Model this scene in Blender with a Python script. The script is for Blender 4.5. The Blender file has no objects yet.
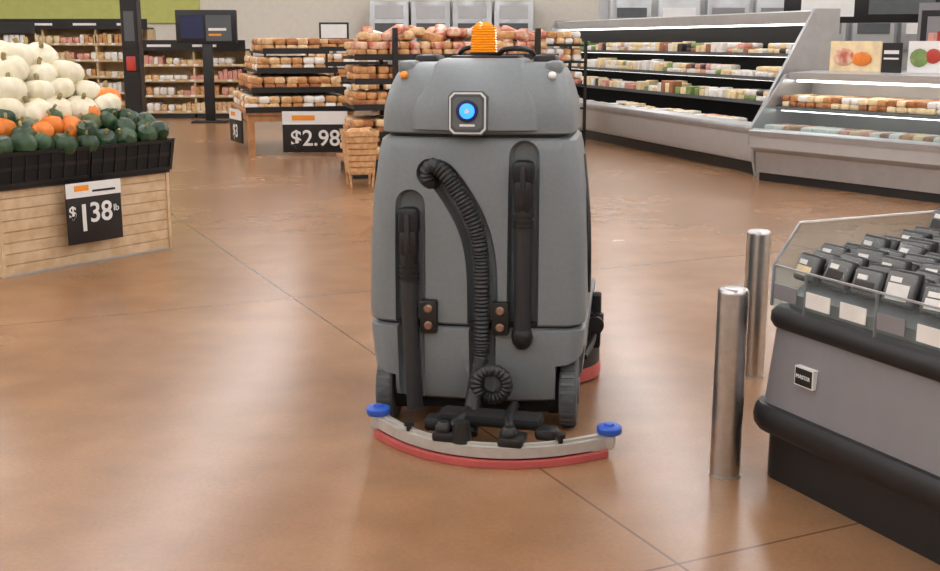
import bpy, bmesh, math, random
from mathutils import Matrix, Vector
R=random.Random(7)
sc=bpy.context.scene
sc.view_settings.view_transform='Standard'
sc.view_settings.look='None'
sc.view_settings.exposure=0.1

# ---------------- materials ----------------
def lin(c):
    return tuple(((x/255)/12.92 if x/255<=0.04045 else ((x/255+0.055)/1.055)**2.4) for x in c)
def mat(name,rgb,rough=.5,metal=0,noise=0.0,nscale=8,rgb2=None,emit=0,bump=0,spec=.5):
    m=bpy.data.materials.new(name); m.use_nodes=True
    nt=m.node_tree; b=nt.nodes['Principled BSDF']
    c=lin(rgb)+(1,)
    b.inputs['Base Color'].default_value=c
    b.inputs['Roughness'].default_value=rough
    b.inputs['Metallic'].default_value=metal
    b.inputs['Specular IOR Level'].default_value=spec
    if noise or rgb2:
        tc=nt.nodes.new('ShaderNodeTexCoord'); n=nt.nodes.new('ShaderNodeTexNoise')
        n.inputs['Scale'].default_value=nscale; n.inputs['Detail'].default_value=4
        nt.links.new(tc.outputs['Object'],n.inputs['Vector'])
        r=nt.nodes.new('ShaderNodeValToRGB')
        r.color_ramp.elements[0].position=.38; r.color_ramp.elements[1].position=.62
        if rgb2: c2=lin(rgb2)+(1,)
        else: c2=tuple(min(1,x*(1+noise)) for x in c[:3])+(1,); c=tuple(x*(1-noise) for x in c[:3])+(1,)
        r.color_ramp.elements[0].color=c; r.color_ramp.elements[1].color=c2
        nt.links.new(n.outputs['Fac'],r.inputs['Fac'])
        nt.links.new(r.outputs['Color'],b.inputs['Base Color'])
        if bump:
            bp=nt.nodes.new('ShaderNodeBump'); bp.inputs['Strength'].default_value=bump
            nt.links.new(n.outputs['Fac'],bp.inputs['Height']); nt.links.new(bp.outputs['Normal'],b.inputs['Normal'])
    if emit:
        b.inputs['Emission Color'].default_value=lin(rgb)+(1,)
        b.inputs['Emission Strength'].default_value=emit
    return m
def glassmat(name,fac=.12,tint=(235,240,240),gl=.05):
    m=bpy.data.materials.new(name); m.use_nodes=True; nt=m.node_tree
    for n in list(nt.nodes): nt.nodes.remove(n)
    o=nt.nodes.new('ShaderNodeOutputMaterial'); mx=nt.nodes.new('ShaderNodeMixShader')
    t=nt.nodes.new('ShaderNodeBsdfTransparent'); g=nt.nodes.new('ShaderNodeBsdfPrincipled')
    t.inputs[0].default_value=lin(tint)+(1,)
    g.inputs['Base Color'].default_value=(.8,.82,.82,1); g.inputs['Roughness'].default_value=gl
    mx.inputs[0].default_value=fac
    nt.links.new(t.outputs[0],mx.inputs[1]); nt.links.new(g.outputs[0],mx.inputs[2]); nt.links.new(mx.outputs[0],o.inputs[0])
    return m
GREY=mat('robot_grey_plastic',(123,130,133),.44,noise=.03,nscale=60)
GREYD=mat('robot_dark_grey',(84,89,91),.5,noise=.04)
GREYR=mat('robot_rim_grey',(104,109,110),.45)
BLACK=mat('black_plastic',(24,24,25),.45,noise=.1)
BLACKM=mat('matte_black',(14,14,14),.8)
HOSE=mat('hose_rubber',(42,43,45),.5,noise=.1)
RUB=mat('tyre_rubber',(84,87,88),.75,noise=.12,nscale=20)
STEEL=mat('brushed_steel',(196,194,192),.28,1,noise=.05,nscale=30)
STEELD=mat('case_steel',(176,178,180),.35,.6,noise=.04)
ALU=mat('squeegee_aluminium',(186,182,174),.45,.2,noise=.06,nscale=20)
PINK=mat('squeegee_pink_rubber',(190,90,86),.5,noise=.08)
BLUE=mat('blue_plastic',(44,90,190),.4,noise=.04)
BLUEL=mat('blue_led',(40,110,255),.4,emit=3)
BLUED=mat('navy_bezel',(28,38,78),.3)
WHITE=mat('white_plastic',(232,232,230),.45,noise=.02)
AMBER=mat('amber_lens',(238,150,34),.15,emit=.2)
BRASS=mat('brass_knob',(150,120,100),.4,.6)
WOOD=mat('crate_wood',(216,190,154),.6,nscale=9,rgb2=(198,166,128),bump=.1)
WOODD=mat('table_wood',(188,138,94),.5,nscale=6,rgb2=(164,114,72))
WOODL=mat('shelf_light_wood',(216,192,150),.55,nscale=6,rgb2=(200,172,128))
WICK=mat('slat_wood',(214,170,120),.6,nscale=20,rgb2=(190,142,94))
PWHITE=mat('white_pumpkin_skin',(236,230,208),.5,nscale=9,rgb2=(226,218,188))
PGREEN=mat('green_squash_skin',(30,58,38),.4,nscale=7,rgb2=(60,88,56))
PGREEN2=mat('striped_squash_skin',(32,58,38),.4,nscale=6,rgb2=(120,122,66))
PORG=mat('orange_pumpkin_skin',(232,130,44),.45,noise=.12)
STEM=mat('pumpkin_stem',(150,135,90),.8,noise=.2)
CASEG=mat('case_grey_panel',(137,135,138),.4,.15,noise=.03)
CASEW=mat('case_white_panel',(188,190,191),.3,.25,noise=.02)
CREAM=mat('wall_cream_paint',(228,222,210),.85,noise=.02)
LIME=mat('wall_lime_paint',(200,202,118),.85,noise=.03)
CEIL=mat('ceiling_paint',(228,228,227),.9,noise=.02)
LIGHT=mat('fluorescent_tube',(251,252,255),.5,emit=11.8)
CASEL=mat('case_lamp',(255,250,244),.5,emit=5)
ORG=mat('orange_sign',(240,150,40),.6)
GLASS=glassmat('clear_glass',.05)
LID=glassmat('clear_lid',.22,(220,225,225),.15)
BR=[mat('bread_a',(210,160,106),.5,nscale=14,rgb2=(184,124,72)),mat('bread_b',(178,118,70),.5,nscale=14,rgb2=(150,92,52)),mat('bread_c',(230,200,156),.45,nscale=14,rgb2=(208,160,108)),
    mat('bread_label',(236,230,220),.5,noise=.05),mat('bread_bag_red',(190,100,80),.4,nscale=9,rgb2=(230,196,168))]
PK=[mat('pack_white',(234,232,226),.4,noise=.05),mat('pack_green',(126,150,88),.5,noise=.2),mat('pack_brown',(160,108,74),.5,noise=.2),
    mat('pack_pink',(220,158,142),.5,noise=.15),mat('pack_cream',(236,214,170),.5,noise=.1),mat('pack_dark',(52,46,44),.4,noise=.2),mat('pack_red',(184,60,48),.4,noise=.1)]

# ---------------- mesh builder ----------------
def T(x,y,z): return Matrix.Translation((x,y,z))
def RZ(d): return Matrix.Rotation(math.radians(d),4,'Z')
def RX(d): return Matrix.Rotation(math.radians(d),4,'X')
def RY(d): return Matrix.Rotation(math.radians(d),4,'Y')
_cache={}
class MB:
    def __init__(s): s.v=[];s.f=[];s.m=[];s.s=[];s.mats=[]
    def mi(s,m):
        if m not in s.mats: s.mats.append(m)
        return s.mats.index(m)
    def add(s,vs,fs,m,sm=True,M=None):
        o=len(s.v); k=s.mi(m)
        for p in vs: s.v.append(tuple(M@Vector(p)) if M else tuple(p))
        for f in fs: s.f.append([i+o for i in f]); s.m.append(k); s.s.append(sm)
        return s
    def box(s,x0,x1,y0,y1,z0,z1,m,M=None):
        vs=[(x0,y0,z0),(x1,y0,z0),(x1,y1,z0),(x0,y1,z0),(x0,y0,z1),(x1,y0,z1),(x1,y1,z1),(x0,y1,z1)]
        return s.add(vs,[(0,3,2,1),(4,5,6,7),(0,1,5,4),(1,2,6,5),(2,3,7,6),(3,0,4,7)],m,False,M)
    def rbox(s,x0,x1,y0,y1,z0,z1,r,m,M=None,seg=2):
        key=(round(x1-x0,3),round(y1-y0,3),round(z1-z0,3),r,seg)
        if key not in _cache:
            bm=bmesh.new(); bmesh.ops.create_cube(bm,size=1)
            for v in bm.verts: v.co=Vector((v.co.x*(x1-x0),v.co.y*(y1-y0),v.co.z*(z1-z0)))
            bmesh.ops.bevel(bm,geom=bm.edges[:],offset=r,segments=seg,affect='EDGES',profile=.5)
            bm.verts.ensure_lookup_table()
            _cache[key]=([tuple(v.co) for v in bm.verts],[[v.index for v in f.verts] for f in bm.faces]); bm.free()
        vs,fs=_cache[key]; c=T((x0+x1)/2,(y0+y1)/2,(z0+z1)/2)
        return s.add(vs,fs,m,True,(M@c) if M else c)
    def loft(s,rings,m,M=None,cap=True,sm=True,closed=True):
        n=len(rings[0]); vs=[p for r in rings for p in r]; fs=[]
        for i in range(len(rings)-1):
            for j in range(n if closed else n-1):
                a=i*n+j;b=i*n+(j+1)%n; fs.append((a,b,b+n,a+n))
        if cap:
            fs.append(tuple(reversed(range(n)))); fs.append(tuple(range((len(rings)-1)*n,len(rings)*n)))
        return s.add(vs,fs,m,sm,M)
    def lathe(s,prof,m,M=None,n=24,cap=True):
        return s.loft([[(r*math.cos(2*math.pi*j/n),r*math.sin(2*math.pi*j/n),z) for j in range(n)] for r,z in prof],m,M,cap)
    def ell(s,c,r,m,M=None,n=10,k=6,rot=0):
        prof=[(max(.02,math.sin(math.pi*i/k)),-math.cos(math.pi*i/k)) for i in range(k+1)]
        A=T(*c)@RZ(rot)@Matrix.Diagonal((r[0],r[1],r[2],1))
        return s.lathe(prof,m,(M@A) if M else A,n)
    def cyl(s,p0,p1,r,m,M=None,n=20,r1=None):
        p0=Vector(p0);p1=Vector(p1);d=p1-p0
        A=Matrix.Translation(p0)@d.to_track_quat('Z','Y').to_matrix().to_4x4()
        return s.lathe([(r,0),(r if r1 is None else r1,d.length)],m,(M@A) if M else A,n)
    def tube(s,pts,r,m,M=None,n=12,cor=0,step=.01):
        P=[Vector(p) for p in pts]; Q=[]
        for i in range(len(P)-1):
            a=P[max(i-1,0)];b=P[i];c=P[i+1];d=P[min(i+2,len(P)-1)]
            k=max(2,int((c-b).length/step))
            for j in range(k):
                t=j/k
                Q.append(.5*((2*b)+(c-a)*t+(2*a-5*b+4*c-d)*t*t+(3*b-a-3*c+d)*t**3))
        Q.append(P[-1]); rings=[]
        tg=(Q[1]-Q[0]).normalized(); nrm=tg.orthogonal().normalized()
        for i,q in enumerate(Q):
            tg=(Q[min(i+1,len(Q)-1)]-Q[max(i-1,0)]).normalized()
            nrm=(nrm-tg*nrm.dot(tg)).normalized(); bn=tg.cross(nrm)
            rr=r*(1+(cor if i%2 else -cor))
            rings.append([tuple(q+(nrm*math.cos(2*math.pi*j/n)+bn*math.sin(2*math.pi*j/n))*rr) for j in range(n)])
        return s.loft(rings,m,M)
    def prism(s,poly,x0,x1,m,M=None):
        return s.loft([[(x0,y,z) for y,z in poly],[(x1,y,z) for y,z in poly]],m,M,sm=False)
    def obj(s,name,parent=None,angle=40):
        me=bpy.data.meshes.new(name); me.from_pydata(s.v,[],s.f)
        for m in s.mats: me.materials.append(m)
        for p,k,sm in zip(me.polygons,s.m,s.s): p.material_index=k; p.use_smooth=sm
        bm=bmesh.new(); bm.from_mesh(me); bmesh.ops.recalc_face_normals(bm,faces=bm.faces[:]); bm.to_mesh(me); bm.free()
        me.set_sharp_from_angle(angle=math.radians(angle))
        o=bpy.data.objects.new(name,me); sc.collection.objects.link(o)
        if parent: o.parent=parent
        return o
def empty(name,x=0,y=0,z=0,rz=0):
    e=bpy.data.objects.new(name,None); e.location=(x,y,z); e.rotation_euler=(0,0,math.radians(rz)); e.empty_display_size=.1
    sc.collection.objects.link(e); return e
def text(parent,name,s,loc,size,m,rot=(90,0,0),bold=.0):
    c=bpy.data.curves.new(name,'FONT'); c.body=s; c.size=size; c.extrude=.002; c.offset=bold; c.align_x='CENTER'; c.align_y='CENTER'
    o=bpy.data.objects.new(name,c); sc.collection.objects.link(o); o.parent=parent; o.location=loc
    o.rotation_euler=[math.radians(a) for a in rot]; c.materials.append(m); return o
def vol(me):
    bm=bmesh.new(); bm.from_mesh(me); v=abs(bm.calc_volume()); bm.free(); return v
def cut(o,cutter):
    md=o.modifiers.new('b','BOOLEAN'); md.object=cutter; md.operation='DIFFERENCE'; md.solver='EXACT'
    dg=bpy.context.evaluated_depsgraph_get(); me=bpy.data.meshes.new_from_object(o.evaluated_get(dg))
    o.modifiers.clear()
    v0=vol(o.data); v1=vol(me)
    if v1>v0*.75 and v1<=v0*1.001:
        o.data=me
    bpy.data.objects.remove(cutter)
    o.data.set_sharp_from_angle(angle=math.radians(35))

# ---------------- room ----------------
def floor_mat():
    m=bpy.data.materials.new('polished_concrete'); m.use_nodes=True; nt=m.node_tree; N=nt.nodes; L=nt.links
    b=N['Principled BSDF']; tc=N.new('ShaderNodeTexCoord')
    n1=N.new('ShaderNodeTexNoise'); n1.inputs['Scale'].default_value=.6; n1.inputs['Detail'].default_value=4; n1.inputs['Roughness'].default_value=.5
    n2=N.new('ShaderNodeTexNoise'); n2.inputs['Scale'].default_value=60; n2.inputs['Detail'].default_value=3
    n3=N.new('ShaderNodeTexNoise'); n3.inputs['Scale'].default_value=3.5; n3.inputs['Detail'].default_value=3
    for n in (n1,n2,n3): L.new(tc.outputs['Object'],n.inputs['Vector'])
    r=N.new('ShaderNodeValToRGB'); e=r.color_ramp.elements
    e[0].position=.25; e[0].color=lin((134,96,64))+(1,); e[1].position=.75; e[1].color=lin((160,123,91))+(1,)
    L.new(n1.outputs['Fac'],r.inputs['Fac'])
    mx=N.new('ShaderNodeMixRGB'); mx.blend_type='OVERLAY'; mx.inputs[0].default_value=.15
    L.new(r.outputs['Color'],mx.inputs[1]); L.new(n2.outputs['Fac'],mx.inputs[2])
    mx3=N.new('ShaderNodeMixRGB'); mx3.blend_type='OVERLAY'; mx3.inputs[0].default_value=.22
    L.new(mx.outputs[0],mx3.inputs[1]); L.new(n3.outputs['Fac'],mx3.inputs[2]); mx=mx3
    mp=N.new('ShaderNodeMapping'); mp.vector_type='POINT'; mp.inputs['Rotation'].default_value=(0,0,math.radians(65))
    L.new(tc.outputs['Object'],mp.inputs['Vector'])
    sp=N.new('ShaderNodeSeparateXYZ'); L.new(mp.outputs[0],sp.inputs[0])
    outs=[]
    for ax,off in (('X',2.75),('Y',-2.0)):
        a=N.new('ShaderNodeMath'); a.operation='ADD'; a.inputs[1].default_value=off+42.0; L.new(sp.outputs[ax],a.inputs[0])
        p=N.new('ShaderNodeMath'); p.operation='PINGPONG'; p.inputs[1].default_value=2.1; L.new(a.outputs[0],p.inputs[0])
        c=N.new('ShaderNodeMath'); c.operation='LESS_THAN'; c.inputs[1].default_value=.0055; L.new(p.outputs[0],c.inputs[0]); outs.append(c)
    mm=N.new('ShaderNodeMath'); mm.operation='MAXIMUM'; L.new(outs[0].outputs[0],mm.inputs[0]); L.new(outs[1].outputs[0],mm.inputs[1])
    m2=N.new('ShaderNodeMixRGB'); m2.inputs[2].default_value=lin((84,56,38))+(1,)
    ms=N.new('ShaderNodeMath'); ms.operation='MULTIPLY'; ms.inputs[1].default_value=.7; L.new(mm.outputs[0],ms.inputs[0])
    L.new(ms.outputs[0],m2.inputs[0]); L.new(mx.outputs[0],m2.inputs[1]); L.new(m2.outputs[0],b.inputs['Base Color'])
    rr=N.new('ShaderNodeMapRange'); rr.inputs['To Min'].default_value=.22; rr.inputs['To Max'].default_value=.30
    L.new(n1.outputs['Fac'],rr.inputs['Value']); L.new(rr.outputs[0],b.inputs['Roughness'])
    b.inputs['Specular IOR Level'].default_value=.65
    return m
MB().box(-13,12,-7,28,-.1,0,floor_mat()).obj('floor')
MB().box(-13,12,-7,28,4.8,4.9,CEIL).obj('ceiling')
MB().box(-13,12,28,28.2,0,4.8,CREAM).obj('wall_back')
MB().box(-13,12,-7.2,-7,0,4.8,CREAM).obj('wall_front')
MB().box(-13.2,-13,-7,28,0,4.8,CREAM).obj('wall_left')
MB().box(12,12.2,-7,28,0,4.8,CREAM).obj('wall_right')
MB().box(-13,-6.4,27.94,28,2.02,4.8,LIME).obj('trim_1')
for i in range(7):
    x=-11+i*3.5
    w=MB().box(x-.16,x+.16,-5,26,4.66,4.7,LIGHT).box(x-.2,x+.2,-5.1,26.1,4.7,4.8,WHITE)
    w.obj('ceiling_light')

# ---------------- floor scrubber robot ----------------
rob=empty('robotic_floor_scrubber',.018,4.6,0,-8.5)
def rr(hx,y0,y1,r,z,bulge=.025,seg=6,nb=12):
    pts=[]
    for cx,cy,a0 in ((hx-r,y0+r,-90),(hx-r,y1-r,0),(-(hx-r),y1-r,90),(-(hx-r),y0+r,180)):
        for i in range(seg+1):
            a=math.radians(a0+90*i/seg); pts.append((cx+r*math.cos(a),cy+r*math.sin(a),z))
    w=hx-r
    for i in range(1,nb):
        x=-w+2*w*i/nb; pts.append((x,y0-bulge*(1-(x/w)**2),z))
    return pts
hose_c=[(-.185,.0,1.05),(-.19,-.005,1.09),(-.155,-.02,1.11),(-.10,-.025,1.06),(-.04,-.03,.97),(.01,-.035,.87),(.03,-.035,.77),(.035,-.035,.6),(.036,-.035,.35)]
up=MB(); up.loft([rr(.435,.012,.6,.085,.458),rr(.45,.0,.61,.085,.468),rr(.452,-.002,.61,.085,.5),rr(.447,.0,.61,.085,.75),rr(.432,.01,.6,.085,1.0),rr(.408,.022,.59,.085,1.17),rr(.398,.03,.585,.085,1.21),rr(.383,.042,.575,.08,1.222)],GREY)
upo=up.obj('upper_tank',rob)
low=MB(); low.loft([rr(.37,.07,1.1,.08,.12),rr(.412,.03,1.15,.085,.14),rr(.43,.012,1.15,.085,.18),rr(.45,-.002,1.15,.085,.42),rr(.45,0,1.15,.085,.44),rr(.436,.012,1.14,.085,.448)],GREY)
lowo=low.obj('lower_tank',rob)
bpy.context.view_layer.update()
def cutter(mb):
    o=mb.obj('c',rob); bpy.context.view_layer.update(); return o
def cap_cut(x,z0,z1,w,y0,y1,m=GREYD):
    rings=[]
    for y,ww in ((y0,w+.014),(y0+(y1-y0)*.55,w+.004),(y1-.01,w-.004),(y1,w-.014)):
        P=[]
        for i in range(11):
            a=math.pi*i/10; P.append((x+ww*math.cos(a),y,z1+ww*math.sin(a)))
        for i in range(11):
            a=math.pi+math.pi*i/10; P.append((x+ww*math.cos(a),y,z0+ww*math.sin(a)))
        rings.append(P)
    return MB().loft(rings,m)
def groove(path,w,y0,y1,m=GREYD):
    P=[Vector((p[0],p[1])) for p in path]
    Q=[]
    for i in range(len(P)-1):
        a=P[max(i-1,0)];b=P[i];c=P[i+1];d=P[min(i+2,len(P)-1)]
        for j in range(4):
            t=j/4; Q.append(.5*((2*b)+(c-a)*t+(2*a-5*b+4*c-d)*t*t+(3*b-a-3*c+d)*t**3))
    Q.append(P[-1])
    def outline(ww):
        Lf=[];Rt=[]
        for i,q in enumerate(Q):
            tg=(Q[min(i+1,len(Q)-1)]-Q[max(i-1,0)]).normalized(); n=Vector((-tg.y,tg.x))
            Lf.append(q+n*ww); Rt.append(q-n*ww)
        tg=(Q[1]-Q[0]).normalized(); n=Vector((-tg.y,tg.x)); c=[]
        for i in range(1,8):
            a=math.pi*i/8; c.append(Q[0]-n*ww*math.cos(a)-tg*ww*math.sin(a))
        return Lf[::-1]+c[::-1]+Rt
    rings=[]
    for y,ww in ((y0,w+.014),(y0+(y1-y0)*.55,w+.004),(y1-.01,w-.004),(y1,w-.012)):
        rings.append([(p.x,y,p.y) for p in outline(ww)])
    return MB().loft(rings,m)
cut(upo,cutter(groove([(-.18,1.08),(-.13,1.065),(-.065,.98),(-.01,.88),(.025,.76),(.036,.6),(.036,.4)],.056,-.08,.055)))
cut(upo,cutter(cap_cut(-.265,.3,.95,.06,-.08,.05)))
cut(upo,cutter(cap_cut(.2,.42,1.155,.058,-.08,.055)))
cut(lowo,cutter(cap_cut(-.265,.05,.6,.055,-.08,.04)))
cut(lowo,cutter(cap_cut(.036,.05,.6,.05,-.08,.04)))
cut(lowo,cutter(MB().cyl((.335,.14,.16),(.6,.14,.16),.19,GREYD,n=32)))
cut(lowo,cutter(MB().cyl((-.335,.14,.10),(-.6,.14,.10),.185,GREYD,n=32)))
MB().loft([rr(.43,.025,.58,.08,.44,.02),rr(.43,.025,.58,.08,.465,.02)],BLACK).loft([rr(.37,.05,.57,.08,1.215,.02),rr(.37,.05,.57,.08,1.245,.02)],BLACK).obj('tank_seams',rob)
# head cover
hd=MB()
prof=[(1.236,.376,.034,.59),(1.242,.39,.022,.6),(1.30,.39,.022,.6),(1.35,.385,.027,.6),(1.39,.374,.04,.6),(1.43,.362,.06,.59),(1.462,.35,.085,.58),(1.49,.334,.115,.57),(1.508,.305,.15,.55),(1.516,.26,.19,.52)]
hd.loft([rr(hx,y0,y1,.085,z) for z,hx,y0,y1 in prof],GREY)
def rr2(hx,y0,z): return rr(hx,y0,.5,.03,z,.028)
hd.loft([rr2(.235,.02,1.245),rr2(.255,-.004,1.255),rr2(.252,-.002,1.32),rr2(.24,.014,1.375),rr2(.215,.040,1.425),rr2(.20,.07,1.465),rr2(.185,.106,1.502),rr2(.17,.146,1.526),rr2(.15,.18,1.532)],GREY)
hd.obj('head_cover',rob)
top=MB()
top.rbox(-.13,.15,.2,.45,1.522,1.542,.008,BLACK)
top.tube([(.05,.3,1.535),(.09,.22,1.565),(.15,.22,1.57),(.19,.3,1.56),(.2,.42,1.53)],.011,BLACK)
top.tube([(-.13,.38,1.52),(-.1,.36,1.565),(-.02,.36,1.575),(.0,.4,1.54)],.01,BLACK)
for sx in (-1,1):
    top.rbox(sx*.30-.035,sx*.30+.035,.12,.3,1.465,1.522,.02,GREY)
    top.lathe([(.016,0),(.016,.012),(.009,.018)],ORG if sx<0 else WHITE,T(sx*.3,.085,1.462)@RX(45))
    top.rbox(sx*.25-.05,sx*.25+.05,.3,.5,1.49,1.545,.02,BLACK)
top.obj('top_fittings',rob)
bc=MB(); bc.lathe([(.062,1.53),(.062,1.552),(.052,1.556)],BLACK,T(-.005,.3,0))
pr=[]
for i in range(25):
    t=i/24; rad=.055*(1-.12*t) if t<.72 else .055*.91*math.sqrt(max(.03,1-((t-.72)/.3)**2))
    pr.append((rad*(1+(.06 if i%2 else -.05)),1.552+t*.125))
bc.lathe(pr,AMBER,T(-.005,.3,0)); bc.obj('amber_beacon',rob)
# control badge
bd=MB(); Mb=T(-.022,-.035,1.322)@RX(-3)
def hexa(w,h,y,c):
    return [(-w+c,y,-h),(w-c,y,-h),(w,y,-h+c),(w,y,h-c),(w-c,y,h),(-w+c,y,h),(-w,y,h-c),(-w,y,-h+c)]
def plate(mb,w,h,c,y0,y1,m,M): mb.loft([hexa(w,h,y1,c),hexa(w,h,y0,c)],m,M,sm=False)
plate(bd,.078,.086,.020,-.004,.03,GREYD,Mb); plate(bd,.073,.081,.018,-.008,.0,WHITE,Mb); plate(bd,.066,.074,.016,-.011,.0,GREYD,Mb); plate(bd,.056,.062,.012,-.014,0,GREYR,Mb)
A=Mb@T(0,-.013,.008)@RX(90)
bd.lathe([(.044,0),(.044,.006),(.036,.008)],BLUED,A,28); bd.lathe([(.030,.004),(.030,.011),(.018,.014)],BLUEL,A,28)
bd.lathe([(.012,.0),(.009,.018)],WHITE,A,20)
bd.box(-.03,.03,-.017,0,-.052,-.043,WHITE,Mb); bd.obj('control_badge',rob)
# hoses
h=MB()
h.tube(hose_c,.031,HOSE,cor=.09,n=14,step=.0075)
loop=[(.036,-.045,.35),(.03,-.055,.27)]
for k in range(0,13):
    a=math.radians(180+k*33); loop.append((.085+.062*math.cos(a),-.075-.004*k,.235+.062*math.sin(a)))
h.tube(loop,.026,HOSE,cor=.09,n=14,step=.0075)
h.tube([(.035,-.06,.33),(.02,-.1,.22),(.012,-.15,.14),(.012,-.22,.06)],.034,BLACK,n=14)
h.ell((-.18,.014,1.05),(.04,.035,.045),BLACK)
h.obj('drain_hose',rob)
h=MB()
h.rbox(-.308,-.222,-.055,.01,.83,.945,.022,BLACK); h.rbox(-.302,-.228,-.06,.01,.74,.85,.02,BLACK)
h.cyl((-.265,-.025,.62),(-.265,-.025,.76),.036,BLACK)
for z in (.64,.66,.68,.70): h.lathe([(.041,z),(.041,z+.01)],BLACK,T(-.265,-.025,0))
h.rbox(-.275,-.255,-.075,-.05,.76,.92,.008,HOSE)
h.tube([(-.265,-.03,.64),(-.262,-.035,.5),(-.255,-.035,.3),(-.245,-.03,.1)],.034,HOSE,n=14)
h.obj('recovery_hose',rob)
h=MB()
h.rbox(.155,.245,-.055,.01,1.04,1.14,.024,BLACK); h.rbox(.163,.237,-.06,.01,.93,1.06,.02,BLACK)
h.rbox(.19,.21,-.075,-.05,.96,1.12,.008,HOSE)
for z in (.87,.89,.91): h.lathe([(.041,z),(.041,z+.01)],BLACK,T(.2,-.022,0))
h.tube([(.2,-.022,.95),(.2,-.025,.7),(.2,-.025,.45)],.036,HOSE,n=14)
h.ell((.2,-.028,.42),(.045,.04,.055),BLACK)
h.obj('solution_hose',rob)
lt=MB()
for x in (-.184,.112):
    lt.rbox(x-.036,x+.036,-.05,.0,.425,.565,.01,BLACK)
    for z in (.46,.53): lt.lathe([(.018,0),(.018,.008),(.012,.014)],BRASS,T(x,-.049,z)@RX(90),16)
lt.obj('tank_latches',rob)
# chassis, wheels
ch=MB()
ch.box(-.31,.31,.08,1.08,.07,.17,BLACKM)
ch.rbox(-.36,.36,.64,1.12,.44,1.02,.06,GREYD); ch.rbox(-.38,.38,.6,.66,.5,1.15,.02,BLACK)
ch.rbox(-.26,.26,.75,1.05,1.0,1.1,.04,BLACK)
ch.cyl((0,1.10,.7),(0,1.02,1.2),.03,BLACK)
tor=[(.15*math.cos(a*math.pi/10),1.02+.14*math.sin(a*math.pi/10),1.22-.04*math.sin(a*math.pi/10)) for a in range(21)]
ch.tube(tor,.014,BLACK)
ch.obj('chassis_and_seat',rob)
wh=MB()
for sx in (-1,1):
    A=T(sx*.352,.14,.15)@RY(90*sx)
    wh.lathe([(.10,0),(.14,.0),(.15,.012),(.15,.058),(.14,.07),(.10,.072)],RUB,A,40)
    wh.lathe([(.10,.0),(.10,.066),(.06,.06),(.055,.078),(.02,.08)],GREYD,A,32)
    for k in range(28):
        a=2*math.pi*k/28; wh.box(.146,.153,-.006,.006,.008,.062,GREYD,A@RZ(math.degrees(a)))
    wh.lathe([(.10,-.05),(.10,0)],BLACKM,A)
wh.cyl((0,1.05,.11),(.05,1.05,.11),.11,RUB); wh.obj('wheels',rob)
bk=MB()
for sx in (-1,1):
    A=T(sx*.20,.92,0)
    bk.lathe([(.285,.09),(.285,.15),(.25,.2),(.1,.22)],BLACK,A,36); bk.lathe([(.29,.012),(.292,.05),(.287,.075)],PINK,A,36); bk.lathe([(.286,.07),(.286,.1)],BLACK,A,36)
    bk.rbox(sx*.40-.05,sx*.40+.05,.75,.95,.2,.36,.02,BLACK); bk.rbox(sx*.46-.03,sx*.46+.03,.8,.9,.16,.42,.012,BLACKM)
    bk.lathe([(.04,.0),(.04,.03)],BLACK,T(sx*.47,.72,.3)@RX(90)); bk.lathe([(.035,.3),(.035,.34)],BLACK,T(sx*.47,.78,0))
    bk.tube([(sx*.43,.5,.2),(sx*.46,.66,.24),(sx*.46,.8,.3)],.015,BLACK)
    bk.tube([(sx*.448,.3,.55),(sx*.45,.24,.7),(sx*.44,.28,.9),(sx*.41,.42,1.12)],.014,BLACK)
bk.obj('brush_deck',rob)
# squeegee
sq=MB(); S=T(.089,-.155,0)@RZ(-6)
def arc(x,off=0):
    return (x*(1+off*.8), -.235*(1-abs(x/.47)**2.1)-off)
def sweep(mb,off0,off1,z0,z1,m,w=.47,n=40):
    rings=[]
    for i in range(n+1):
        x=-w+2*w*i/n; a=arc(x,off0); b=arc(x,off1)
        rings.append([(a[0],a[1],z0),(b[0],b[1],z0),(b[0],b[1],z1),(a[0],a[1],z1)])
    mb.loft(rings,m,S)
sweep(sq,-.04,.022,.036,.078,ALU); sweep(sq,-.012,.004,.078,.088,ALU,.44)
sweep(sq,.015,.04,.002,.028,PINK); sweep(sq,-.04,-.025,.002,.05,PINK,.42)
for sx in (-1,1):
    x,y=arc(sx*.47)
    sq.rbox(x-.035,x+.035,y-.03,y+.03,.03,.085,.01,ALU,S)
    sq.lathe([(.03,.085),(.047,.088),(.05,.095),(.05,.112),(.044,.118),(.02,.12),(.018,.128)],BLUE,S@T(x+sx*.01,y+.005,0),28)
for x in (-.13,.13):
    p=arc(x); sq.rbox(x-.05,x+.05,p[1]-.02,p[1]+.09,.075,.115,.012,BLACK,S); sq.lathe([(.03,.1),(.036,.115),(.036,.13),(.02,.15)],BLACK,S@T(x-.01,p[1]+.02,0),10)
    sq.tube([(x,p[1]+.05,.1),(x*.7,p[1]+.14,.14),(x*.6,.1,.14)],.02,BLACK,S)
for x in (-.3,.31):
    p=arc(x); sq.lathe([(.012,.08),(.012,.1),(.022,.102),(.022,.118)],BLACK,S@T(x,p[1],0),10)
p=arc(-.06); sq.lathe([(.04,.07),(.036,.13),(.03,.16)],BLACK,S@T(-.065,p[1]+.02,0),18)
sq.rbox(-.2,.22,-.1,.02,.10,.15,.02,BLACKM,S); sq.rbox(-.25,-.17,-.12,-.03,.07,.13,.02,BLACK,S); sq.rbox(.2,.29,-.12,-.03,.07,.12,.02,BLACK,S)
sq.obj('squeegee',rob)

# ---------------- bollards ----------------
for x,y in ((.962,4.10),(1.377,5.41)):
    b=MB(); b.lathe([(.057,0),(.057,.70),(.055,.712),(.048,.719),(.03,.721)],STEEL,n=40); b.lathe([(.06,0),(.06,.006)],STEELD,n=40)
    o=b.obj('steel_bollard'); o.location=(x,y,0)

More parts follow.
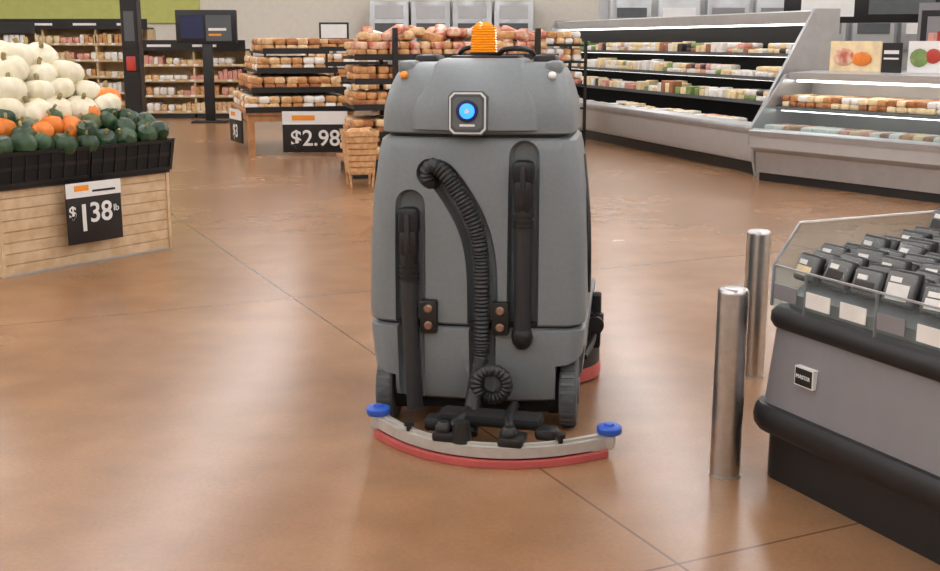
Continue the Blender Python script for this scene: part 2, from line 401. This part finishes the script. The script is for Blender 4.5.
# ---------------- refrigerated island (right foreground) ----------------
isl=empty('refrigerated_island_case',1.07,4.14,0,-65.2)
LX,LY=2.5,1.15
def ring(o,z,r=.1,seg=8):
    P=[]; x0,x1,y0,y1=-o,LX+o,-o,LY+o; r=max(.02,r+o)
    for cx,cy,a0 in ((x1-r,y0+r,-90),(x1-r,y1-r,0),(x0+r,y1-r,90),(x0+r,y0+r,180)):
        for i in range(seg+1):
            a=math.radians(a0+90*i/seg); P.append((cx+r*math.cos(a),cy+r*math.sin(a),z))
    return P
b=MB()
b.loft([ring(-.02,0),ring(-.02,.2)],BLACK)
b.loft([ring(-.01,.185),ring(.025,.19),ring(.04,.21),ring(.045,.24),ring(.038,.272),ring(.025,.29),ring(-.01,.295)],BLACK)
b.loft([ring(.005,.29),ring(-.025,.58)],CASEG)
b.loft([ring(-.03,.575),ring(-.012,.58),ring(0,.6),ring(-.002,.63),ring(-.02,.65),ring(-.045,.655),ring(-.10,.655),ring(-.105,.6)],BLACK)
b.obj('cabinet',isl)
b=MB()
b.prism([(.07,.6),(.07,.70),(.2,.76),(1.05,.82),(1.05,.6)],.08,2.4,STEELD)
b.prism([(.7,.80),(.7,.88),(1.05,.88),(1.05,.80)],.1,2.4,STEELD)
b.obj('steel_deck',isl)
g=MB()
g.prism([(.02,.65),(.03,.80),(.036,.80),(.026,.65)],.03,2.47,GLASS)
g.prism([(.03,.65),(.03,.80),(.14,.95),(1.1,.95),(1.1,.65)],.025,.032,GLASS)
g.box(.03,2.47,1.11,1.116,.65,.95,GLASS)
g.obj('glass_guards',isl)
g=MB()
g.prism([(.028,.797),(.028,.803),(.038,.803),(.038,.797)],.03,2.47,STEELD)
g.box(.024,.034,.14,1.1,.947,.953,WHITE); g.prism([(.028,.65),(.028,.80),(.138,.95),(.146,.95),(.036,.80),(.036,.65)],.024,.034,STEELD)
for k in range(14):
    g.box(.06+k*.17,.06+k*.17+.12,.012,.016,.685,.74,PK[0] if k%3 else CASEG)
    if k%2: g.box(.04+k*.17,.042+k*.17,.02,.034,.65,.8,STEELD)
g.obj('glass_trim_and_price_cards',isl)
p=MB()
def pack(mb,M,w=.2,h=.15,t=.045):
    mb.rbox(-w/2,w/2,-t/2,t/2,0,h,.012,BLACK,M)
    mb.rbox(-w/2+.01,w/2-.01,-t/2-.01,-t/2+.01,.01,h-.01,.008,LID,M)
    mb.box(-w/2+.025,w/2-.025,-t/2-.0115,-t/2-.0105,.02,h-.05,R.choice([PK[0],PK[0],PK[5],PK[5],PK[5],PK[0],PK[4]]),M)
    mb.box(-w/2+.03,w/2-.06,-t/2-.0125,-t/2-.0115,h-.045,h-.028,PK[0],M)
for r_ in range(15):
    x=.11+r_*.152
    for k in range(22):
        y=.11+k*.042
        z=.745+.06*(y-.12)+(.06 if y>.7 else 0)
        M=T(x+R.uniform(-.008,.008),y,z)@RZ(R.uniform(-10,10))@RX(-24+R.uniform(-9,9))
        pack(p,M,.135,.125+.01*R.choice([-2,-1,0,1]),.026)
p.obj('meal_packs',isl)
lb=MB(); lb.box(.22,.315,-.008,.02,.405,.475,WHITE).box(.225,.31,-.01,0,.41,.47,BLACK); lb.obj('maker_badge',isl)
text(isl,'badge_text','MASTER',(.267,-.011,.44),.02,WHITE)
t=MB()
t.rbox(.45,2.3,.98,1.06,.86,.95,.01,BLACK)
for x in (.55,1.4,2.2): t.cyl((x,1.0,.84),(x,1.0,1.15),.015,STEELD)
t.rbox(.5,2.3,.85,1.08,1.14,1.17,.008,WHITE)
t.obj('rear_shelf',isl)

# ---------------- pumpkin bin ----------------
pb=empty('pumpkin_bin',-3.21,7.77,0,54.5)
W=1.45
c=MB()
for k in range(8):
    z0=.004+k*.077
    c.rbox(0,W,0,.02,z0,z0+.074,.003,WOOD,seg=1); c.rbox(0,W,W-.02,W,z0,z0+.074,.003,WOOD,seg=1)
    c.rbox(0,.02,.02,W-.02,z0,z0+.074,.003,WOOD,seg=1); c.rbox(W-.02,W,.02,W-.02,z0,z0+.074,.003,WOOD,seg=1)
c.box(.02,W-.02,.02,W-.02,.02,.6,WOODD)
c.box(-.01,W+.01,-.01,W+.01,0,.012,STEELD)
for x in (0,W):
    for y in (0,W): c.box(x-.012,x+.012,y-.012,y+.012,0,.62,WOOD)
c.obj('wooden_crate',pb)
c=MB()
def tray(mb,x0,x1,M):
    mb.prism([(-.03,.62),(-.075,.84),(-.06,.84),(-.015,.62)],x0,x1,BLACKM,M)
    mb.prism([(-.082,.835),(-.09,.86),(-.055,.86),(-.055,.835)],x0-.005,x1+.005,BLACK,M)
    mb.prism([(-.045,.625),(-.05,.65),(-.02,.65),(-.02,.625)],x0,x1,BLACK,M)
    mb.prism([(-.058,.735),(-.064,.76),(-.03,.76),(-.03,.735)],x0,x1,BLACK,M)
    n=7
    for i in range(n+1):
        x=x0+(x1-x0)*i/n
        mb.prism([(-.042,.62),(-.086,.85),(-.06,.85),(-.02,.62)],x-.004,x+.004,BLACK,M)
for M in (Matrix.Identity(4),T(W,0,0)@RZ(90),T(W,W,0)@RZ(180),T(0,W,0)@RZ(270)):
    for a in (0,.5): tray(c,-.02+a*1.49+.005,.725+a*1.49-.02,M)
c.box(-.02,W+.02,-.02,W+.02,.6,.63,BLACK)
c.loft([[(0,0,.63),(W,0,.63),(W,W,.63),(0,W,.63)],[(.0,.0,.8),(W,0,.8),(W,W,.8),(0,W,.8)],[(.6,.6,1.28),(.85,.6,1.28),(.85,.85,1.28),(.6,.85,1.28)]],BLACKM,sm=False)
c.obj('produce_trays',pb)
def pumpkin(mb,cx,cy,cz,r,hh,lob,m,tilt=20):
    n=lob*4; rings=[]; K=8
    for i in range(K+1):
        a=math.pi*i/K; ra=max(.03,math.sin(a)); z=-math.cos(a)
        if abs(z)>.9: z*=.86
        rings.append([(r*ra*(1+.05*math.cos(lob*2*math.pi*j/n)*ra)*math.cos(2*math.pi*j/n),r*ra*(1+.05*math.cos(lob*2*math.pi*j/n)*ra)*math.sin(2*math.pi*j/n),z*hh) for j in range(n)])
    M=T(cx,cy,cz)@RZ(R.uniform(0,360))@RX(R.uniform(-tilt,tilt))
    mb.loft(rings,m,M)
    mb.tube([(0,0,hh*.78),(.0,.004,hh*1.05),(.012,.015,hh*1.25)],r*.13,STEM,M,n=6,step=.02)
w=MB(); g=MB()
n=9
for i in range(n):
    for j in range(n):
        x=.03+(W-.06)*i/(n-1)+R.uniform(-.02,.02); y=.0+(W-.06)*j/(n-1)+R.uniform(-.02,.02)
        d=min(x,y,W-x,W-y)
        if d<.3:
            z=.87+.62*max(0,d)
            q=R.random(); m=PGREEN if q<.66 else (PGREEN2 if q<.84 else PORG)
            rad=R.uniform(.078,.1); pumpkin(g,x,y,z+R.uniform(0,.04),rad,rad*.95,9,m,60)
            if d<.25 and R.random()<.6: pumpkin(g,x+.05,y+.06,z+.09,.08,.078,9,R.choice([PGREEN,PGREEN,PGREEN,PGREEN,PGREEN2,PORG]),60)
for lay,(d0,nn,z) in enumerate(((.30,5,1.10),(.40,4,1.24),(.5,3,1.37),(.62,2,1.47))):
    for i in range(nn):
        for j in range(nn):
            s=(W-2*d0)/(nn-1)
            rad=R.uniform(.11,.145)
            pumpkin(w,d0+i*s+R.uniform(-.02,.02),d0+j*s+R.uniform(-.02,.02),z+R.uniform(-.02,.02),rad,rad*.82,10,PWHITE,35)
pumpkin(w,1.2,.36,1.17,.12,.10,10,PORG)
w.obj('white_pumpkins',pb); g.obj('green_squash',pb)
Sg=T(-.07,0,-.05)
s=MB(); s.rbox(.53,1.0,-.105,-.092,.22,.66,.004,BLACK,Sg); s.box(.53,1.0,-.108,-.104,.555,.66,WHITE,Sg); s.box(.6,.72,-.11,-.107,.6,.64,ORG,Sg); s.box(.75,.95,-.11,-.107,.585,.6,BLACK,Sg)
s.box(.75,.78,-.095,.0,.6,.62,BLACK,Sg)
s.obj('price_sign',pb)
text(pb,'price_dollar','$',(.505,-.108,.40),.12,WHITE,bold=.002); text(pb,'price_one','1',(.60,-.108,.345),.28,WHITE,bold=.002); text(pb,'price_cents','38',(.745,-.108,.38),.2,WHITE,bold=.003); text(pb,'price_unit','lb',(.88,-.108,.40),.07,WHITE)

# ---------------- goods helpers ----------------
def loaves(mb,x0,x1,y0,y1,z,mats,sx=.14,sy=.24,sz=.09,M=None,jit=.01,lay=1,rot=7):
    for L_ in range(lay):
        x=x0+sx/2
        while x<x1-sx/2+.001:
            y=y0+sy/2
            while y<y1-sy/2+.001:
                A=T(x+R.uniform(-jit,jit),y+R.uniform(-jit,jit),z+sz*.5+L_*sz*.92)@RZ(R.uniform(-rot,rot))@RY(R.uniform(-rot,rot)*.6)
                if M: A=M@A
                mb.rbox(-sx*.49,sx*.49,-sy*.48,sy*.48,-sz*.5,sz*.5,round(min(sx,sz)*.32,3),R.choice(mats),A)
                y+=sy
            x+=sx
def boxes(mb,x0,x1,y0,y1,z,mats,sx=.15,sy=.2,sz=.12,M=None,r=.01):
    x=x0
    while x+sx<=x1+.001:
        y=y0
        m=R.choice(mats)
        while y+sy<=y1+.001:
            h=sz*R.choice([.8,.9,1.0]); mb.rbox(x+.005,x+sx-.005,y,y+sy-.01,z,z+h,r,m if R.random()<.8 else R.choice(mats),M,seg=1)
            y+=sy
        x+=sx

# ---------------- refrigerated multideck (right, back) ----------------
mc=empty('refrigerated_multideck_case',.98,22.4,0,-73.7)
ML=8.85
b=MB()
b.box(0,ML,.1,1.0,0,.14,BLACK)
b.prism([(.02,.16),(-.02,.22),(-.04,.60),(.0,.64),(.06,.62),(.08,.5),(.1,.14)],0,ML,CASEW)
b.prism([(-.045,.50),(-.06,.53),(-.06,.57),(-.045,.6)],0,ML,STEELD)
b.box(0,ML,.98,1.02,.14,1.95,CASEW); b.prism([(.72,1.82),(.70,1.95),(1.02,1.98),(1.02,1.86)],0,ML,CASEW)
b.box(0,ML,.08,.98,.14,.5,BLACK); b.box(0,ML,.95,.98,.5,1.84,BLACKM)
for x in (.0,ML-.05): b.prism([(.0,0),(-.05,.2),(-.06,.64),(.68,1.98),(1.02,1.98),(1.02,0)],x,x+.06,STEELD)
for y0,z in ((.3,.86),(.45,1.15),(.6,1.44)):
    b.box(.06,ML-.06,y0,.95,z-.03,z,BLACKM); b.box(.06,ML-.06,y0-.01,y0,z-.035,z+.01,GREYD)
b.obj('cabinet',mc)
b=MB(); b.box(.1,ML-.1,.8,.84,1.79,1.815,CASEL)
for y0,z in ((.3,.86),(.45,1.15),(.6,1.44)): b.box(.1,ML-.1,y0+.04,y0+.06,z-.04,z-.03,CASEL)
b.obj('canopy_lamp',mc)
b=MB()
for y0,z in ((.08,.5),(.31,.86),(.46,1.15),(.61,1.44)):
    x=.1
    while x<ML-.5:
        ww=R.choice([.3,.45,.6]); ms=[R.choice([PK[0],PK[4],PK[4],PK[1],PK[2],PK[3],PK[0],PK[4]]) for _ in range(3)]+[PK[0],PK[4],R.choice([PK[5],PK[0]])]
        if R.random()<.6: boxes(b,x,min(x+ww,ML-.1),y0,min(y0+.41,.94),z,ms,.12+R.random()*.06,.16,.06+R.random()*.12)
        else: loaves(b,x,min(x+ww,ML-.1),y0,min(y0+.41,.94),z,ms,.15,.16,.07,lay=2)
        x+=ww
b.obj('packaged_food',mc)

# ---------------- bakery case (right) ----------------
bk=empty('bakery_display_case',3.30,13.42,0,-56)
BL=2.62
b=MB()
b.box(0,BL,.12,1.0,0,.1,BLACK); b.prism([(.08,.1),(.04,.36),(.12,.36),(.12,.1)],0,BL,STEELD)
b.prism([(.04,.34),(-.06,.40),(-.08,.58),(-.02,.62),(.06,.6),(.1,.34)],0,BL,CASEW); b.prism([(-.085,.53),(-.095,.59),(-.07,.6),(-.07,.53)],0,BL,STEELD)
b.box(0,BL,.06,1.0,.34,.5,BLACKM); b.box(0,BL,.96,1.0,.5,1.2,CASEW); b.prism([(.55,1.16),(.53,1.24),(1.0,1.26),(1.0,1.16)],0,BL,CASEW)
b.box(0,BL,.35,.96,.82,.85,BLACKM); b.box(0,BL,.34,.35,.815,.86,GREYD)
b.prism([(.08,0),(-.07,.4),(-.09,.62),(.5,1.25),(1.0,1.26),(1.0,0)],BL,BL+.06,STEELD)
b.prism([(.08,.36),(-.06,.42),(-.06,.62),(.5,1.22),(1.0,1.26),(1.0,0),(.12,0)],-.04,0,STEELD)
b.box(BL+.06,BL+1.6,.1,1.1,0,.62,BLACK); b.prism([(.02,.5),(-.06,.62),(.5,1.25),(1.1,1.25),(1.1,.5)],BL+.1,BL+1.6,CASEG)
b.obj('cabinet',bk)
b=MB(); b.box(.05,BL-.05,.62,.68,1.13,1.155,CASEL); b.box(.05,BL-.05,.38,.4,.80,.82,CASEL); b.obj('canopy_lamp',bk)
b=MB()
loaves(b,.05,BL-.05,.1,.5,.5,[BR[0],PK[0],PK[2],PK[3],PK[4],PK[0]],.13,.18,.08,lay=2); loaves(b,.05,BL-.05,.36,.9,.85,[BR[0],BR[1],PK[4],PK[0],PK[2],PK[4]],.12,.18,.07,lay=2)
b.obj('pastries',bk)
g=MB(); g.prism([(-.05,.62),(.16,.86),(.165,.86),(-.045,.62)],0,BL,GLASS); g.obj('front_glass',bk)
b=MB(); P_=T(.2,-.06,0)
b.box(.05,.75,1.0,1.02,1.26,1.6,PK[4],P_); b.ell((.25,.99,1.42),(.15,.01,.1),BR[4],P_); b.ell((.5,.99,1.4),(.14,.01,.08),PORG,P_)
b.box(.8,1.05,.95,.97,1.24,1.58,BLACK,P_); b.box(.83,1.02,.945,.95,1.4,1.42,WHITE,P_); b.box(.83,1.02,.945,.95,1.46,1.5,WHITE,P_)
b.box(1.1,1.6,1.0,1.02,1.26,1.6,WHITE,P_); b.ell((1.25,.99,1.42),(.12,.01,.1),PK[1],P_); b.ell((1.42,.99,1.44),(.1,.01,.08),PK[6],P_)
b.obj('bakery_posters',bk)

# deli kitchen behind
dk=empty('deli_kitchen_counter',4.3,23.4,0,0)
b=MB()
b.rbox(-1.5,6,0,.8,.02,.95,.02,STEELD); b.rbox(-1.55,6.05,-.03,.85,.95,1.0,.01,STEEL)
b.box(-1.5,6,2.2,2.3,0,2.6,CASEW)
for k in range(7):
    x=-1.3+k*1.05; b.rbox(x,x+.9,2.0,2.25,1.4,2.5,.02,R.choice([STEELD,CASEW,CASEW]),); b.box(x+.1,x+.8,1.98,2.0,1.75,2.3,R.choice([GREYD,CASEG,GREYD,WHITE]))
    b.rbox(x,x+.4,.2,.6,1.0,1.0+R.uniform(.3,.8),.02,R.choice([STEELD,CASEW,BLACK,WHITE]))
b.box(-1.5,6,0,.05,1.95,2.05,STEELD)
for x in (-1.45,2.2,5.9): b.box(x,x+.06,0,.06,1.0,2.6,STEELD)
b.obj('counter_and_ovens',dk)
sg=empty('hanging_menu_board',5.8,17.2,0,-20)
b=MB(); b.rbox(-1.2,1.2,0,.06,1.86,2.6,.01,BLACK); b.box(-.95,-.2,-.01,0,1.95,2.5,WHITE); b.box(0,.9,-.01,0,1.98,2.45,GREYD)
for x in (-1.1,1.1): b.cyl((x,.03,2.6),(x,.03,4.8),.012,BLACK)
b.obj('board',sg)
rf=empty('glass_door_refrigerator',6.0,15.8,0,-35)
b=MB(); b.box(0,2.6,0,.8,0,2.1,CASEG); b.box(.0,2.6,-.04,0,0,.25,BLACK)
for k in range(3):
    x=.05+k*.86; b.box(x,x+.8,-.03,-.005,.3,2.0,BLACK); b.box(x+.08,x+.72,-.035,-.03,.38,1.92,CASEG); b.cyl((x+.74,-.06,.9),(x+.74,-.06,1.5),.012,STEEL)
    for z in (.5,.85,1.2,1.55): boxes(b,x+.1,x+.72,-.045,.1,z,PK,.12,.03,.2)
b.obj('cabinet',rf)

# ---------------- bread wall (left back) ----------------
def shelving(name,x,y,rz,L_,levels,top,H):
    e=empty(name,x,y,0,rz); b=MB()
    b.box(0,L_,.5,.55,0,H,WOODL); b.box(0,L_,0,.55,0,.12,BLACK)
    k=0
    while k<=L_+.01:
        b.box(k-.02,k+.02,0,.55,0,H,WOODL); k+=L_/max(1,round(L_/1.3))
    for z in levels:
        b.box(0,L_,-.02,.5,z-.05,z,WOODL); b.box(0,L_,-.03,-.02,z-.035,z+.01,WOODL)
        k=.1
        while k<L_-.2: b.box(k,k+.1,-.035,-.03,z-.03,z+.01,WHITE); k+=R.choice([.25,.4])
    b.box(0,L_,-.05,.5,H,H+.04,BLACK)
    if top: b.box(0,L_,-.06,-.02,H-.0,H+.22,BLACK)
    k=.15
    while top and k<L_-.6: b.box(k,k+.5,-.07,-.06,H+.08,H+.13,WHITE); k+=.95
    b.obj('shelf_frame',e); g=MB()
    for z in levels:
        k=.05
        while k<L_-.4:
            ww=R.choice([.3,.45,.65])
            ms=[R.choice([BR[0],BR[2],BR[3],BR[2],PK[4],PK[4],PK[0],PK[3]]) for _ in range(2)]
            hh=R.choice([.1,.14,.17])
            if R.random()<.6: loaves(g,k,min(L_-.03,k+ww),.0,.46,z,ms,.15,.22,hh)
            else: boxes(g,k,min(L_-.03,k+ww),.0,.46,z,ms,.1,.22,hh+.05)
            k+=ww
    g.obj('bread_loaves',e)
    return e
shelving('bread_shelving',-11.6,25.6,0,4.6,(.15,.5,.85,1.2,1.55),True,1.85)
shelving('bread_shelving',-6.9,24.6,0,2.2,(.15,.48,.8,1.12),True,1.4)
shelving('bread_shelving',-12.6,22.0,20,4.2,(.15,.5,.85,1.2,1.5),True,1.75)
tv=empty('video_display',-5.2,23.2,0,0)
b=MB(); b.rbox(-.6,.6,0,.12,1.55,2.2,.02,BLACK); b.box(-.5,-.05,-.006,0,1.65,2.1,BLUED); b.box(0,.5,-.006,0,1.6,2.1,GREYD); b.box(.05,.4,-.01,-.004,1.8,1.85,WHITE); b.box(.05,.3,-.01,-.004,1.7,1.74,ORG)
b.rbox(-.1,.1,.02,.1,0,1.56,.02,BLACK); b.rbox(-.35,.35,-.15,.3,0,.04,.01,BLACK); b.obj('screen_on_stand',tv)
po=empty('support_post',-4.08,14.2,0,0)
b=MB(); b.rbox(-.1,.1,-.1,.1,0,4.8,.01,BLACK,seg=1); b.rbox(-.14,.14,-.14,.14,0,.12,.02,BLACK); b.rbox(-.05,.06,-.13,-.1,1.25,1.42,.01,PK[6]); b.box(-.06,.06,-.105,-.1,1.6,1.95,GREYD); b.obj('post',po)

# ---------------- bread tables ----------------
def table(name,x,y,rz,L_,D,tiers=3,h=.64):
    e=empty(name,x,y,0,rz); b=MB()
    b.rbox(0,L_,0,D,h-.06,h,.01,WOODD); b.box(.04,L_-.04,.04,D-.04,h-.16,h-.06,WOODD)
    for xx in (.03,L_-.12):
        for yy in (.03,D-.12): b.box(xx,xx+.09,yy,yy+.09,0,h-.05,WOODD)
    b.obj('wooden_table',e); g=MB(); s=MB(); z=h; ins=0
    for t_ in range(tiers):
        if t_:
            s.box(ins,L_-ins,ins,D-ins,z-.03,z,BLACK)
            for xx in (ins+.02,L_-ins-.05):
                for yy in (ins+.02,D-ins-.05): s.box(xx,xx+.03,yy,yy+.03,z-.3,z,BLACK)
        s.box(ins,L_-ins,ins-.01,ins,z-.03,z+.05,BLACK)
        loaves(g,ins+.02,L_-ins-.02,ins+.02,D-ins-.02,z,[BR[0],BR[0],BR[2],BR[1]] if t_%2 else [BR[0],BR[2],BR[3]],.16,.24,.1,lay=2,jit=.01)
        z+=.27; ins+=.1
    s.obj('tier_racks',e); g.obj('bread_loaves',e)
    return e
def psign(e,x,y,z,w,h,rot,pr):
    s=MB(); M=T(x,y,z)@RZ(rot); s.rbox(-w/2,w/2,-.01,.01,0,h,.004,BLACK,M); s.box(-w/2,w/2,-.014,-.01,h*.68,h,WHITE,M); s.box(-w*.35,0,-.017,-.013,h*.78,h*.9,ORG,M)
    s.obj('price_sign',e)
    off=M@Vector((0,-.02,h*.33))
    text(e,'price_text',pr,tuple(off),h*.54,WHITE,(90,0,rot),.004)
t1=table('bread_table',-3.15,16.3,0+16,1.55,2.6,4)
psign(t1,.95,-.14,.05,.92,.58,-14,'$2.98')
psign(t1,-.03,1.3,.1,.7,.5,-80,'$3')
t2=table('bread_table',-3.1,21.0,16,1.9,1.6,4)
mo=empty('checkout_monitor',-2.75,23.8,0,0)
b=MB(); b.rbox(-.3,.3,0,.05,1.62,1.97,.01,BLACK); b.box(-.26,.26,-.006,0,1.66,1.93,WHITE); b.cyl((0,.03,0),(0,.03,1.65),.04,GREYD); b.lathe([(.25,0),(.25,.03)],GREYD); b.obj('monitor',mo)

# ---------------- centre bakery rack (behind the scrubber) ----------------
cr=empty('bakery_island_rack',-1.42,13.55,0,14)
b=MB(); g=MB(); CL=2.7
b.box(.05,CL-.05,.05,1.15,0,.1,BLACK)
for z,ins in ((.2,0),(.52,.04),(.84,.08),(1.14,.1),(1.42,.1)):
    b.box(ins,CL-ins,ins,1.2-ins,z-.03,z,WOODD if z<.4 else BLACK); b.box(ins,CL-ins,ins-.012,ins,z-.04,z+.03,BLACK)
    loaves(g,ins+.02,CL-ins-.02,ins+.02,1.18-ins,z,[BR[0],BR[2],BR[0],BR[1]] if z<1.4 else [BR[4],BR[4],BR[2],BR[0]],.13,.3,.09,jit=.015,lay=2,rot=10)
for x in (.55,CL-.4): b.box(x,x+.06,.06,.12,0,1.75,BLACK); b.box(x,x+.05,1.04,1.09,0,1.72,BLACK)
for k in range(26):
    g.rbox(-.07,.07,-.18,.18,-.05,.05,.035,R.choice([BR[4],BR[4],BR[2],BR[0],BR[3]]),T(.25+k*.088,.5+R.uniform(-.25,.2),1.65+R.uniform(-.02,.06))@RZ(R.uniform(-70,70))@RX(R.uniform(-25,25)))
b.obj('rack_frame',cr); g.obj('bread_bags',cr)
wb=empty('slatted_wooden_crate',-1.24,12.95,0,14)
b=MB()
for z in range(7):
    z0=.16+z*.068; hw=.13+z*.009
    for M in (RZ(0),RZ(90),RZ(180),RZ(270)): b.rbox(-hw,hw,-hw-.012,-hw,z0,z0+.058,.003,WICK,M,seg=1)
b.box(-.13,.13,-.13,.13,.14,.17,WICK)
for sx in (-1,1):
    for sy in (-1,1): b.cyl((sx*.12,sy*.12,0),(sx*.175,sy*.175,.63),.014,WICK,n=8)
for k in range(6): b.ell((R.uniform(-.08,.08),R.uniform(-.08,.08),.6),(.06,.1,.05),R.choice(BR[:3]),None,8,5,R.uniform(0,180))
b.obj('crate_on_legs',wb)
c2=empty('bread_rack',.35,17.5,0,16)
b=MB(); g=MB()
for z in (.25,.6,.95,1.3,1.55):
    b.box(0,1.5,0,.7,z-.03,z,BLACK); loaves(g,.02,1.48,.02,.68,z,[BR[0],BR[4],BR[2],PK[0]],.14,.24,.1,lay=2,jit=.02)
for x in (0,1.46):
    for y in (0,.66): b.box(x,x+.04,y,y+.04,0,1.6,BLACK)
b.obj('rack_frame',c2); g.obj('bread_bags',c2)
ov=empty('bakery_oven_bank',-2.3,27.0,0,0)
b=MB()
for k in range(4):
    x=k*.95; b.rbox(x,x+.9,0,.8,.02,2.5,.02,STEELD); b.box(x+.12,x+.78,-.01,0,1.3,2.0,GREYD); b.box(x+.12,x+.78,-.01,0,2.1,2.4,CASEW); b.cyl((x+.12,-.05,1.2),(x+.78,-.05,1.2),.015,STEEL)
b.obj('ovens',ov)

# world
wd=bpy.data.worlds.new('world'); sc.world=wd; wd.use_nodes=True
wd.node_tree.nodes['Background'].inputs[0].default_value=(.9,.93,1,1); wd.node_tree.nodes['Background'].inputs[1].default_value=.5
# camera
cd=bpy.data.cameras.new('camera'); cam=bpy.data.objects.new('camera',cd); sc.collection.objects.link(cam)
cd.sensor_width=36; cd.lens=36*1150/940
cam.location=(0,0,1.6); cam.rotation_euler=(math.radians(90-12.0),0,0)
sc.camera=cam
